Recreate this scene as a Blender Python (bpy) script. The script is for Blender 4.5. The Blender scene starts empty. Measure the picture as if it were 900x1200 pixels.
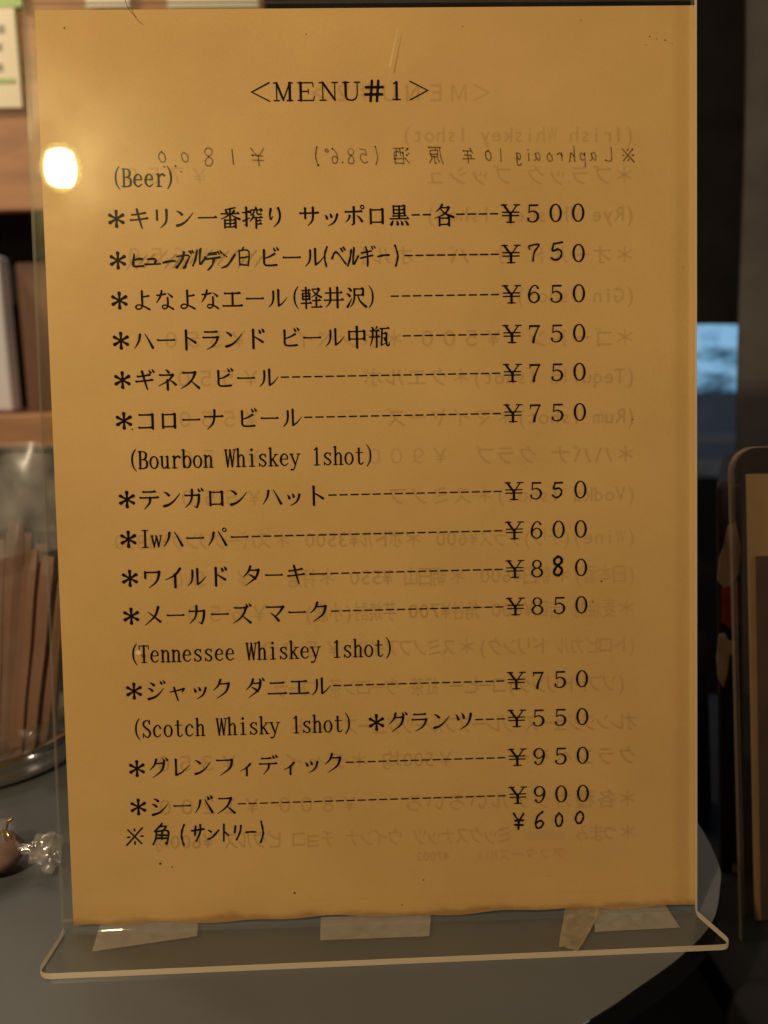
import bpy, bmesh, math, random
from mathutils import Vector, Matrix
random.seed(7)
C = bpy.context.scene.collection
SC = bpy.context.scene
MM = 0.001
# ------------------------------------------------------------------ camera
CAM_LOC = Vector((-5.5276, -259.5017, 186.4028))
CAM_RIGHT = Vector((0.999423, -0.029114, -0.017494))
CAM_UP = Vector((0.022296, 0.173802, 0.984528))
CAM_FWD = Vector((0.025623, 0.98435, -0.17435))
cd = bpy.data.cameras.new('camera')
cam = bpy.data.objects.new('camera', cd); C.objects.link(cam)
cd.sensor_fit = 'HORIZONTAL'; cd.sensor_width = 36; cd.lens = 40.0
cd.clip_start = 0.02; cd.clip_end = 20
m = Matrix((CAM_RIGHT, CAM_UP, -CAM_FWD)).transposed().to_4x4()
m.translation = CAM_LOC * MM
cam.matrix_world = m
cd.dof.use_dof = True; cd.dof.focus_distance = 0.277; cd.dof.aperture_fstop = 11.5
SC.camera = cam
LEAN = 0.12
BASE_Z = 2.2
PN = Vector((0, -math.cos(LEAN), math.sin(LEAN)))      # panel normal, toward the reader
PU = Vector((0, math.sin(LEAN), math.cos(LEAN)))       # up along the panel
def panel(x, t, n=0.0): return Vector((x, 0, BASE_Z)) + PU * t + PN * n
def ray(u, v): return CAM_RIGHT * ((u - 450) / 1000) - CAM_UP * ((v - 600) / 1000) + CAM_FWD
def at_y(u, v, y):
    d = ray(u, v); return CAM_LOC + d * ((y - CAM_LOC.y) / d.y)
def at_z(u, v, z):
    d = ray(u, v); return CAM_LOC + d * ((z - CAM_LOC.z) / d.z)
# ------------------------------------------------------------------ world, lamps, exposure
w = bpy.data.worlds.new('World'); SC.world = w; w.use_nodes = True
bg = w.node_tree.nodes['Background']
bg.inputs[0].default_value = (1.0, 0.82, 0.62, 1); bg.inputs[1].default_value = 0.035
def area(name, loc, target, sx, sy, power, col, shape='RECTANGLE'):
    l = bpy.data.lights.new(name, 'AREA'); l.shape = shape; l.size = sx * MM; l.size_y = sy * MM
    l.energy = power; l.color = col
    o = bpy.data.objects.new(name, l); C.objects.link(o); o.location = loc * MM
    o.rotation_euler = (target - loc).to_track_quat('-Z', 'Y').to_euler()
    return o
# the lantern over the reader's left shoulder, where the acrylic mirrors it
d = ray(71, 197); t0 = (panel(0, 0, 2.3) - CAM_LOC).dot(PN) / d.dot(PN)
HIT = CAM_LOC + d * t0
rd = (d - PN * (2 * d.dot(PN))).normalized()
LAMP = HIT + rd * ((HIT - CAM_LOC).length * 2.05)
area('lantern_light', LAMP, HIT, 20.5, 27, 2.08, (1.0, 0.80, 0.50))
area('lantern_glow', LAMP, HIT, 25.5, 31.5, 1.96, (1.0, 0.80, 0.50), 'ELLIPSE')
area('lantern_halo', LAMP, HIT, 36, 43.5, .042, (1.0, 0.78, 0.2), 'ELLIPSE')  # dim yellow ellipse added for the soft fringe round the mirrored lamp
# unseen warm fill added above the shelf to brighten the left background
area('shelf_fill', Vector((-500, 330, 640)), Vector((-380, 480, 330)), 80, 80, 1.7, (1.0, 0.80, 0.58))
area('side_fill', Vector((640, -190, 330)), Vector((150, 110, 60)), 90, 90, 1.0, (1.0, 0.84, 0.66))  # unseen fill added at the right to lift the worn book's patches
# soft light of the room from above
area('ceiling_light', Vector((-300, 700, 1300)), Vector((0, 150, 0)), 500, 500, 2.6, (1.0, 0.86, 0.68))
vs = SC.view_settings
vs.view_transform = 'Standard'; vs.look = 'None'; vs.exposure = 0.0; vs.gamma = 1.0; vs.use_curve_mapping = False
SC.cycles.transparent_max_bounces = 32
SC.cycles.max_bounces = 10
# ------------------------------------------------------------------ mesh and object helpers
class MB:
    def __init__(s): s.v = []; s.f = []; s.mi = []
    def add(s, verts, faces, mi=0):
        b = len(s.v); s.v += [tuple(p) for p in verts]
        for f in faces: s.f.append(tuple(i + b for i in f)); s.mi.append(mi)
    def box(s, lo, hi, mi=0):
        x0, y0, z0 = lo; x1, y1, z1 = hi
        s.add([(x0,y0,z0),(x1,y0,z0),(x1,y1,z0),(x0,y1,z0),(x0,y0,z1),(x1,y0,z1),(x1,y1,z1),(x0,y1,z1)],
              [(0,3,2,1),(4,5,6,7),(0,1,5,4),(1,2,6,5),(2,3,7,6),(3,0,4,7)], mi)
    def prism(s, poly, z0, z1, mi=0):
        n = len(poly)
        s.add([(x, y, z0) for x, y in poly] + [(x, y, z1) for x, y in poly],
              [tuple(range(n - 1, -1, -1)), tuple(range(n, 2 * n))] + [(i, (i+1) % n, n + (i+1) % n, n + i) for i in range(n)], mi)
    def grid(s, P, nu, nv, mi=0, flip=False):
        vs_ = [P(i / nu, j / nv) for j in range(nv + 1) for i in range(nu + 1)]
        k = nu + 1
        fs = [(j*k+i, j*k+i+1, (j+1)*k+i+1, (j+1)*k+i) for j in range(nv) for i in range(nu)]
        if flip: fs = [f[::-1] for f in fs]
        s.add(vs_, fs, mi)
    def lathe(s, prof, c, n=64, mi=0):
        vs_ = []
        for r, z in prof:
            for k in range(n):
                a = 2*math.pi*k/n; vs_.append((c[0]+r*math.cos(a), c[1]+r*math.sin(a), z))
        fs = [(j*n+k, j*n+(k+1) % n, (j+1)*n+(k+1) % n, (j+1)*n+k) for j in range(len(prof)-1) for k in range(n)]
        s.add(vs_, fs, mi)
    def tube(s, pts, rads, n=10, mi=0):
        pts = [Vector(p) for p in pts]; vs_ = []
        for i, p in enumerate(pts):
            d_ = (pts[min(i+1, len(pts)-1)] - pts[max(i-1, 0)]).normalized()
            u = d_.cross(Vector((0, 0, 1)) if abs(d_.z) < .9 else Vector((1, 0, 0))).normalized(); v_ = d_.cross(u)
            for k in range(n):
                a = 2*math.pi*k/n; vs_.append(p + (u*math.cos(a) + v_*math.sin(a)) * rads[i])
        fs = [(j*n+k, j*n+(k+1) % n, (j+1)*n+(k+1) % n, (j+1)*n+k) for j in range(len(pts)-1) for k in range(n)]
        fs += [tuple(range(n-1, -1, -1)), tuple((len(pts)-1)*n+k for k in range(n))]
        s.add(vs_, fs, mi)
    def build(s, name, mats, parent=None, smooth=False, bevel=0, scale=MM):
        me = bpy.data.meshes.new(name)
        me.from_pydata([(x*scale, y*scale, z*scale) for x, y, z in s.v], [], s.f)
        for mt in (mats if isinstance(mats, (list, tuple)) else [mats]): me.materials.append(mt)
        me.polygons.foreach_set('material_index', s.mi)
        if smooth: me.polygons.foreach_set('use_smooth', [True] * len(me.polygons))
        me.update()
        o = bpy.data.objects.new(name, me); C.objects.link(o)
        if parent: o.parent = parent
        if bevel:
            md = o.modifiers.new('bevel', 'BEVEL'); md.width = bevel * MM; md.segments = 3; md.limit_method = 'ANGLE'
        return o
def tag(o, label, cat, group=None, kind=None):
    if label: o['label'] = label
    if cat: o['category'] = cat
    if group: o['group'] = group
    if kind: o['kind'] = kind
    return o
def empty(name, loc=(0, 0, 0), rot=(0, 0, 0)):
    o = bpy.data.objects.new(name, None); C.objects.link(o); o.empty_display_size = 0.02
    o.location = Vector(loc) * MM; o.rotation_euler = rot; return o
# ------------------------------------------------------------------ materials
class NT:
    def __init__(s, name):
        s.m = bpy.data.materials.new(name); s.m.use_nodes = True
        s.t = s.m.node_tree; s.t.nodes.clear(); s.out = s.n('ShaderNodeOutputMaterial')
    def n(s, ty, **kw):
        nd = s.t.nodes.new(ty)
        for k, v in kw.items():
            if isinstance(k, str) and k.startswith('i_'):
                key = k[2:].replace('_', ' '); nd.inputs[int(key) if key.isdigit() else key].default_value = v
            else: setattr(nd, k, v)
        return nd
    def l(s, a, b): s.t.links.new(a, b)
    def surf(s, sock): s.l(sock, s.out.inputs['Surface'])
    def noise(s, scale, detail=4, rough=.55, vec=None):
        nd = s.n('ShaderNodeTexNoise', i_Scale=scale, i_Detail=detail, i_Roughness=rough)
        if vec is None:
            tc = s.n('ShaderNodeTexCoord'); vec = tc.outputs['Object']
        s.l(vec, nd.inputs['Vector']); return nd
    def ramp(s, fac, stops):
        r = s.n('ShaderNodeValToRGB'); els = r.color_ramp.elements
        while len(els) < len(stops): els.new(.5)
        for e, (p, c) in zip(els, stops): e.position = p; e.color = (c if len(c) == 4 else (*c, 1))
        s.l(fac, r.inputs[0]); return r
    def math(s, op, a, b=None, clamp=False):
        nd = s.n('ShaderNodeMath', operation=op, use_clamp=clamp)
        for i, x in enumerate((a, b)):
            if x is None: continue
            if isinstance(x, (int, float)): nd.inputs[i].default_value = x
            else: s.l(x, nd.inputs[i])
        return nd.outputs[0]
def pbr(name, col, rough=.6, metal=0, noise=None, bump=0, bscale=800, spec=.5, var=.25, stretch=None, coat=0):
    q = NT(name); p = q.n('ShaderNodeBsdfPrincipled', i_Roughness=rough, i_Metallic=metal)
    p.inputs['Specular IOR Level'].default_value = spec; p.inputs['Coat Weight'].default_value = coat
    c = (*col, 1) if len(col) == 3 else col
    p.inputs['Base Color'].default_value = c
    vec = None
    if stretch:
        tc = q.n('ShaderNodeTexCoord'); mp = q.n('ShaderNodeMapping'); q.l(tc.outputs['Object'], mp.inputs[0])
        mp.inputs['Scale'].default_value = stretch; vec = mp.outputs[0]
    if noise:
        nz = q.noise(noise, 6, .6, vec)
        r = q.ramp(nz.outputs['Fac'], [(.3, tuple(x*(1-var) for x in c[:3])), (.7, tuple(min(1, x*(1+var)) for x in c[:3]))])
        q.l(r.outputs[0], p.inputs['Base Color'])
        rr = q.n('ShaderNodeMapRange', i_3=max(.02, rough-.1), i_4=min(1, rough+.1)); q.l(nz.outputs['Fac'], rr.inputs[0]); q.l(rr.outputs[0], p.inputs['Roughness'])
    if bump:
        nb = q.noise(bscale, 4, .6, vec); b = q.n('ShaderNodeBump', i_Strength=bump, i_Distance=.0005)
        q.l(nb.outputs['Fac'], b.inputs['Height']); q.l(b.outputs[0], p.inputs['Normal'])
    q.surf(p.outputs[0]); return q.m
def film(name, col, alpha, rough=.3, gloss=.06, noise=None, lo=.5, tint=(1, 1, 1)):
    """thin sheet: mixes clear transmission with a scattering film, plus a glossy skin"""
    q = NT(name)
    tr = q.n('ShaderNodeBsdfTransparent', i_Color=(*tint, 1)); di = q.n('ShaderNodeBsdfDiffuse', i_Color=(*col, 1))
    gl = q.n('ShaderNodeBsdfGlossy', i_Roughness=rough)
    mx = q.n('ShaderNodeMixShader', i_0=alpha); q.l(tr.outputs[0], mx.inputs[1]); q.l(di.outputs[0], mx.inputs[2])
    if noise:
        nz = q.noise(noise, 5, .6); mr = q.n('ShaderNodeMapRange', i_1=.3, i_2=.7, i_3=alpha*lo, i_4=min(1, alpha*1.4))
        q.l(nz.outputs['Fac'], mr.inputs[0]); q.l(mr.outputs[0], mx.inputs[0])
    m2 = q.n('ShaderNodeMixShader', i_0=gloss); q.l(mx.outputs[0], m2.inputs[1]); q.l(gl.outputs[0], m2.inputs[2])
    q.surf(m2.outputs[0]); return q.m
def acrylic(name, tint=(.97, .965, .94), f0=.045, k=.75, smudge=0.0, rough=.004):
    """clear sheet: outer faces mirror by angle, the rest passes straight through"""
    q = NT(name)
    g = q.n('ShaderNodeNewGeometry')
    dot = q.n('ShaderNodeVectorMath', operation='DOT_PRODUCT'); q.l(g.outputs['Incoming'], dot.inputs[0]); q.l(g.outputs['Normal'], dot.inputs[1])
    c = q.math('ABSOLUTE', dot.outputs['Value'])
    p5 = q.math('POWER', q.math('SUBTRACT', 1.0, c, True), 5.0)
    F = q.math('ADD', q.math('MULTIPLY', p5, k), f0)
    F = q.math('MULTIPLY', F, q.math('SUBTRACT', 1.0, g.outputs['Backfacing']))
    tr = q.n('ShaderNodeBsdfTransparent', i_Color=(*tint, 1)); gl = q.n('ShaderNodeBsdfGlossy', i_Roughness=rough)
    mx = q.n('ShaderNodeMixShader'); q.l(F, mx.inputs[0]); q.l(tr.outputs[0], mx.inputs[1]); q.l(gl.outputs[0], mx.inputs[2])
    last = mx
    if smudge:
        g2 = q.n('ShaderNodeBsdfGlossy', i_Roughness=.26, i_Color=(1, .93, .6, 1))
        nz = q.noise(26, 3, .5); sm = q.n('ShaderNodeMapRange', i_1=.42, i_2=.62, i_3=smudge*.25, i_4=smudge)
        q.l(nz.outputs['Fac'], sm.inputs[0])
        s2 = q.math('MULTIPLY', sm.outputs[0], q.math('SUBTRACT', 1.0, g.outputs['Backfacing']))
        last = q.n('ShaderNodeMixShader'); q.l(s2, last.inputs[0]); q.l(mx.outputs[0], last.inputs[1]); q.l(g2.outputs[0], last.inputs[2])
    q.surf(last.outputs[0]); return q.m
def edge_mat(name, col, clear):
    q = NT(name)
    di = q.n('ShaderNodeBsdfDiffuse', i_Color=(*col, 1)); tl = q.n('ShaderNodeBsdfTranslucent', i_Color=(*col, 1))
    tr = q.n('ShaderNodeBsdfTransparent'); gl = q.n('ShaderNodeBsdfGlossy', i_Roughness=.12)
    a = q.n('ShaderNodeMixShader', i_0=.4); q.l(di.outputs[0], a.inputs[1]); q.l(tl.outputs[0], a.inputs[2])
    b = q.n('ShaderNodeMixShader', i_0=clear); q.l(a.outputs[0], b.inputs[1]); q.l(tr.outputs[0], b.inputs[2])
    c = q.n('ShaderNodeMixShader', i_0=.12); q.l(b.outputs[0], c.inputs[1]); q.l(gl.outputs[0], c.inputs[2])
    q.surf(c.outputs[0]); return q.m
def ink(name, col, alpha, nscale=120):
    q = NT(name); di = q.n('ShaderNodeBsdfDiffuse', i_Color=(*col, 1))
    if alpha >= 1: q.surf(di.outputs[0]); return q.m
    tr = q.n('ShaderNodeBsdfTransparent'); mx = q.n('ShaderNodeMixShader', i_0=alpha)
    nz = q.noise(nscale, 3, .5); mr = q.n('ShaderNodeMapRange', i_1=.3, i_2=.7, i_3=alpha*.45, i_4=min(1, alpha*1.3)); q.l(nz.outputs['Fac'], mr.inputs[0]); q.l(mr.outputs[0], mx.inputs[0])
    q.l(tr.outputs[0], mx.inputs[1]); q.l(di.outputs[0], mx.inputs[2]); q.surf(mx.outputs[0]); return q.m
def paper_mat():
    q = NT('aged_paper'); p = q.n('ShaderNodeBsdfPrincipled', i_Roughness=.62); p.inputs['Specular IOR Level'].default_value = .25
    tc = q.n('ShaderNodeTexCoord')
    big = q.noise(16, 4, .55, tc.outputs['Object'])
    r1 = q.ramp(big.outputs['Fac'], [(.28, (.560, .343, .128)), (.72, (.655, .412, .164))])
    fine = q.noise(2600, 3, .7, tc.outputs['Object'])
    r2 = q.ramp(fine.outputs['Fac'], [(.25, (.86, .85, .83)), (.75, (1.0, 1.0, 1.0))])
    mx = q.n('ShaderNodeMix', data_type='RGBA', blend_type='MULTIPLY'); mx.inputs['Factor'].default_value = 1
    q.l(r1.outputs[0], mx.inputs['A']); q.l(r2.outputs[0], mx.inputs['B'])
    # brown stain along the bottom edge, with the sheet's shadow line painted in
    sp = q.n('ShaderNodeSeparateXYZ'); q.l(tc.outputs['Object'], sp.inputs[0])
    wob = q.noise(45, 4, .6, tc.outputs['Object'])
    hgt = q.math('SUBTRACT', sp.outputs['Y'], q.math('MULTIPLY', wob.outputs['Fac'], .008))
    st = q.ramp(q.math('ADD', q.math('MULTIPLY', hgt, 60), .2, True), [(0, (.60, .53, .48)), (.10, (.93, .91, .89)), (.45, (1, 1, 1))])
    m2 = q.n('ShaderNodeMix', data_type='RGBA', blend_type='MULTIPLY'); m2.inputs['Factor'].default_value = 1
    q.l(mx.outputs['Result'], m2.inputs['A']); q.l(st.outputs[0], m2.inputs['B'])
    q.l(m2.outputs['Result'], p.inputs['Base Color'])
    b = q.n('ShaderNodeBump', i_Strength=.25, i_Distance=.0004); nb = q.noise(220, 5, .65, tc.outputs['Object']); q.l(nb.outputs['Fac'], b.inputs['Height']); q.l(b.outputs[0], p.inputs['Normal'])
    q.surf(p.outputs[0]); return q.m
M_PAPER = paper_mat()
M_INK = ink('black_print_ink', (.010, .006, .007), 1)
M_PEN = ink('black_marker_ink', (.008, .007, .010), 1)
M_PENCIL = ink('rubbed_pencil', (.06, .04, .028), .22)
M_GHOST = ink('show_through_ink', (.23, .135, .055), .039, 14)
M_BLEED = ink('bled_marker', (.11, .06, .026), .62)
M_SPECK = ink('dark_speck', (.05, .022, .012), 1)
M_CLEAR = acrylic('clear_acrylic', smudge=.006)
M_EDGE = edge_mat('sawn_acrylic_edge', (.90, .74, .52), .15)
M_SIDE = edge_mat('polished_acrylic_side', (.85, .72, .55), .8)
M_TAPE = film('double_sided_tape', (.66, .57, .44), .13, .35, .03, noise=300, lo=.8)
M_OLDTAPE = film('yellowed_tape', (.46, .34, .19), .38, .3, .06, noise=180, lo=.5)
M_TABLE = pbr('grey_laminate', (.086, .089, .092), .42, noise=14, bump=.06, bscale=1500, var=.08)
M_TABLE_EDGE = pbr('dark_table_edge', (.005, .005, .005), .8, spec=.1)
M_BLACK = pbr('matt_black', (.012, .011, .011), .75, noise=30)
# ------------------------------------------------------------------ the setting
f_ = MB(); f_.box((-3000, -2000, -760), (3000, 3000, -720)); tag(f_.build('floor', pbr('dark_floor', (.007, .006, .005), .6, noise=4)), None, None, kind='structure')
f_ = MB(); f_.box((-3000, 1400, -720), (3000, 1440, 2200)); tag(f_.build('wall_back', pbr('dark_brown_wall', (.02, .014, .012), .85, noise=5)), None, None, kind='structure')
# ------------------------------------------------------------------ table
def cat(pts, closed=False, n=8):
    pts = [Vector(p) for p in pts]; N = len(pts); out = []
    rng = range(N) if closed else range(N - 1)
    for i in rng:
        p0 = pts[(i-1) % N] if (closed or i > 0) else pts[0]; p1 = pts[i]; p2 = pts[(i+1) % N]; p3 = pts[(i+2) % N] if (closed or i+2 < N) else pts[-1]
        for k in range(n):
            t = k / n
            out.append(.5*((2*p1) + (p2-p0)*t + (2*p0-5*p1+4*p2-p3)*t*t + (3*p1-p0-3*p2+p3)*t*t*t))
    if not closed: out.append(pts[-1])
    return out
tb = empty('round_end_table', (0, 60, -720))
tag(tb, 'dark grey laminate table top with a rounded end under the menu stand', 'table')
def table_local(p): return (p[0], p[1]-60)
out_pts = [(57,-44),(74,-32.7),(93.6,-18.6),(110.1,-2.7),(120.5,15.8),(126,30),(129.5,58),(127,84),(117,112),(98,138),(70,160),(20,182),(-60,196),(-180,204),(-330,200),(-420,150),(-440,40),(-400,-50),(-300,-105),(-180,-122),(-80,-112),(0,-80)]
out_pts = [(-5.5+(a+5.5)*.9878, -259.5+(b+259.5)*.9878) if i < 8 else (a, b) for i, (a, b) in enumerate(out_pts)]
poly = [table_local(p) for p in cat([Vector((a, b)) for a, b in out_pts], True, 6)]
m_ = MB(); m_.prism(poly, 710, 720); N_ = len(poly); m_.mi = [1, 0] + [1]*N_
m_.build('tabletop', [M_TABLE, M_TABLE_EDGE], tb, bevel=.6)
m_ = MB(); m_.lathe([(0, 0), (150, 0), (150, 12), (30, 24), (22, 40), (22, 700), (60, 709.5)], (-120, 0), 48); m_.build('pedestal', M_BLACK, tb, smooth=True)
# ------------------------------------------------------------------ acrylic menu stand
TILT = math.pi/2 - LEAN
stand = empty('menu_stand', (0, 0, 0))
tag(stand, 'clear acrylic menu stand with a bent foot holding the yellowed sheet upright', 'menu stand')
TH = 2.0; NC = 1.55; FOOT = 22.0                                 # sheet thickness, centre line in front of the paper
def prof_center():
    top = panel(0, 301, NC); low = panel(0, 0.5, NC)
    a = Vector((0, low.y, low.z)); pts = [Vector((0, top.y, top.z)), panel(0, 200, NC), panel(0, 100, NC), panel(0, 30, NC), a]
    # bend: from straight down the panel to straight forward
    r = 1.6; cen = a + Vector((0, -math.cos(LEAN), math.sin(LEAN))) * r
    a0 = math.atan2((a-cen).z, (a-cen).y); a1 = -math.pi/2
    for k in range(1, 17):
        th = a0 + (a1-a0)*k/16; pts.append(cen + Vector((0, math.cos(th), math.sin(th)))*r)
    return pts, cen.z - r
pc, zf = prof_center()
DZ = TH/2 + .05 - zf                                 # drop so that the foot lies on the table
yb = pc[-1].y
def foot_x(y):
    k = (yb - y) / (yb + FOOT)
    return k
seq = [(p.y, p.z, None) for p in pc]
fl = FOOT + yb
for k in range(1, 15):
    s_ = 1 - (1 - k/14)**1.6
    seq.append((yb - fl*s_, pc[-1].z, s_))
XL, XR = -108.0, 104.5
def side_x(s_, y):
    if s_ is None: return XL, XR, 0
    xl = XL - 1.6*s_; xr = XR + 5.4*s_
    rem = fl*(1-s_); R_ = 4.5
    ins = R_ - math.sqrt(max(0, R_*R_ - (R_-rem)**2)) if rem < R_ else 0
    return xl + ins, xr - ins, s_
def front_shift(x): return 2.3 * (x + 108) / 216      # the foot is a little shallower to the right
NX = 24
rowsO, rowsI = [], []
for i, (y, z, s_) in enumerate(seq):
    a = seq[max(0, i-1)]; b = seq[min(len(seq)-1, i+1)]
    tx, tz = b[0]-a[0], b[1]-a[1]; L_ = math.hypot(tx, tz); nx_, nz_ = tz/L_, -tx/L_
    # outward normal = toward the reader / up
    if nx_*PN.y + nz_*PN.z < 0 and i < 5: nx_, nz_ = -nx_, -nz_
    if i >= 5 and nz_ < -1e-6: nx_, nz_ = -nx_, -nz_
    xl, xr, k = side_x(s_, y)
    # ease the drop in over the low part of the panel
    dz = DZ if i >= 4 else 0
    ro, ri = [], []
    for j in range(NX+1):
        x = xl + (xr-xl)*j/NX; yy = y + (front_shift(x)*k if k else 0)
        ro.append((x, yy + nx_*TH/2, z + nz_*TH/2 + dz)); ri.append((x, yy - nx_*TH/2, z - nz_*TH/2 + dz))
    rowsO.append(ro); rowsI.append(ri)
sh = MB(); n_ = len(seq)
k_ = NX+1
vo = [p for r in rowsO for p in r]; vi = [p for r in rowsI for p in r]
fo = [(i*k_+j, (i+1)*k_+j, (i+1)*k_+j+1, i*k_+j+1) for i in range(n_-1) for j in range(NX)]
off = n_*k_
fi = [tuple(off+q for q in f[::-1]) for f in fo]
fe = [(i*k_, off+i*k_, off+(i+1)*k_, (i+1)*k_) for i in range(n_-1)] + [(i*k_+NX, (i+1)*k_+NX, off+(i+1)*k_+NX, off+i*k_+NX) for i in range(n_-1)]
fe += [(j, j+1, off+j+1, off+j) for j in range(NX)] + [((n_-1)*k_+j, off+(n_-1)*k_+j, off+(n_-1)*k_+j+1, (n_-1)*k_+j+1) for j in range(NX)]
sh.add(vo+vi, fo+fi, 0)
b0 = 0
for q_, f in enumerate(fe): sh.f.append(f); sh.mi.append(1 if (q_ >= 2*(n_-1)+NX or (q_ < 2*(n_-1) and (q_ >= n_-1 or q_ % (n_-1) >= 5))) else 2)
front = sh.build('front_panel', [M_CLEAR, M_EDGE, M_SIDE], stand)
bp = MB()
cs = [panel(x, t, n) for n in (-.35, -2.35) for x, t in ((-108.6, 1.5), (104.6, 1.5), (104.6, 299.6), (-108.6, 299.6))]
bp.add(cs, [(0,1,2,3), (7,6,5,4)], 0); bp.add(cs, [(0,4,5,1), (1,5,6,2), (2,6,7,3), (3,7,4,0)], 1)
bp.build('back_panel', [M_CLEAR, M_SIDE], stand)
def flat(px, z, wob=0):
    return [at_z(u, v, z) for u, v in px]
ZT = zf + DZ + TH/2 + .06
for px in ([(118,1081),(232,1077),(231,1097),(170,1106),(108,1115)], [(376,1075),(505,1072),(503,1097),(375,1102)], [(697,1065),(779,1060),(797,1087),(697,1092)]):
    pts = flat(px, ZT); mb = MB(); n = len(pts)
    lo = [p.copy() for p in pts]; hi = [p + Vector((0, 0, .08)) for p in pts]
    mb.add(lo+hi, [tuple(range(n)), tuple(range(2*n-1, n-1, -1))] + [(i, n+i, n+(i+1) % n, (i+1) % n) for i in range(n)])
    mb.build('tape_patch', M_TAPE, stand)
# crumpled strip of tape: hangs over the foot of the sheet and onto the stand's foot
mb = MB(); pxL = [(664,1056),(662,1066),(660,1080),(657,1096),(655,1109)]; pxR = [(705,1056),(702,1068),(697,1082),(688,1098),(676,1116)]
def strip(u, v):
    i = min(3, int(v*4)); f = v*4 - i
    a = Vector(pxL[i]).lerp(Vector(pxL[i+1]), f); b = Vector(pxR[i]).lerp(Vector(pxR[i+1]), f)
    p = a.lerp(b, u); q = at_z(p.x, p.y, ZT+.25)
    q.z += .30*math.sin(u*9 + v*14) * math.sin(v*23 + u*4) + .25
    return q
mb.grid(strip, 14, 22); mb.build('crumpled_tape', M_OLDTAPE, stand, smooth=True)
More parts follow.
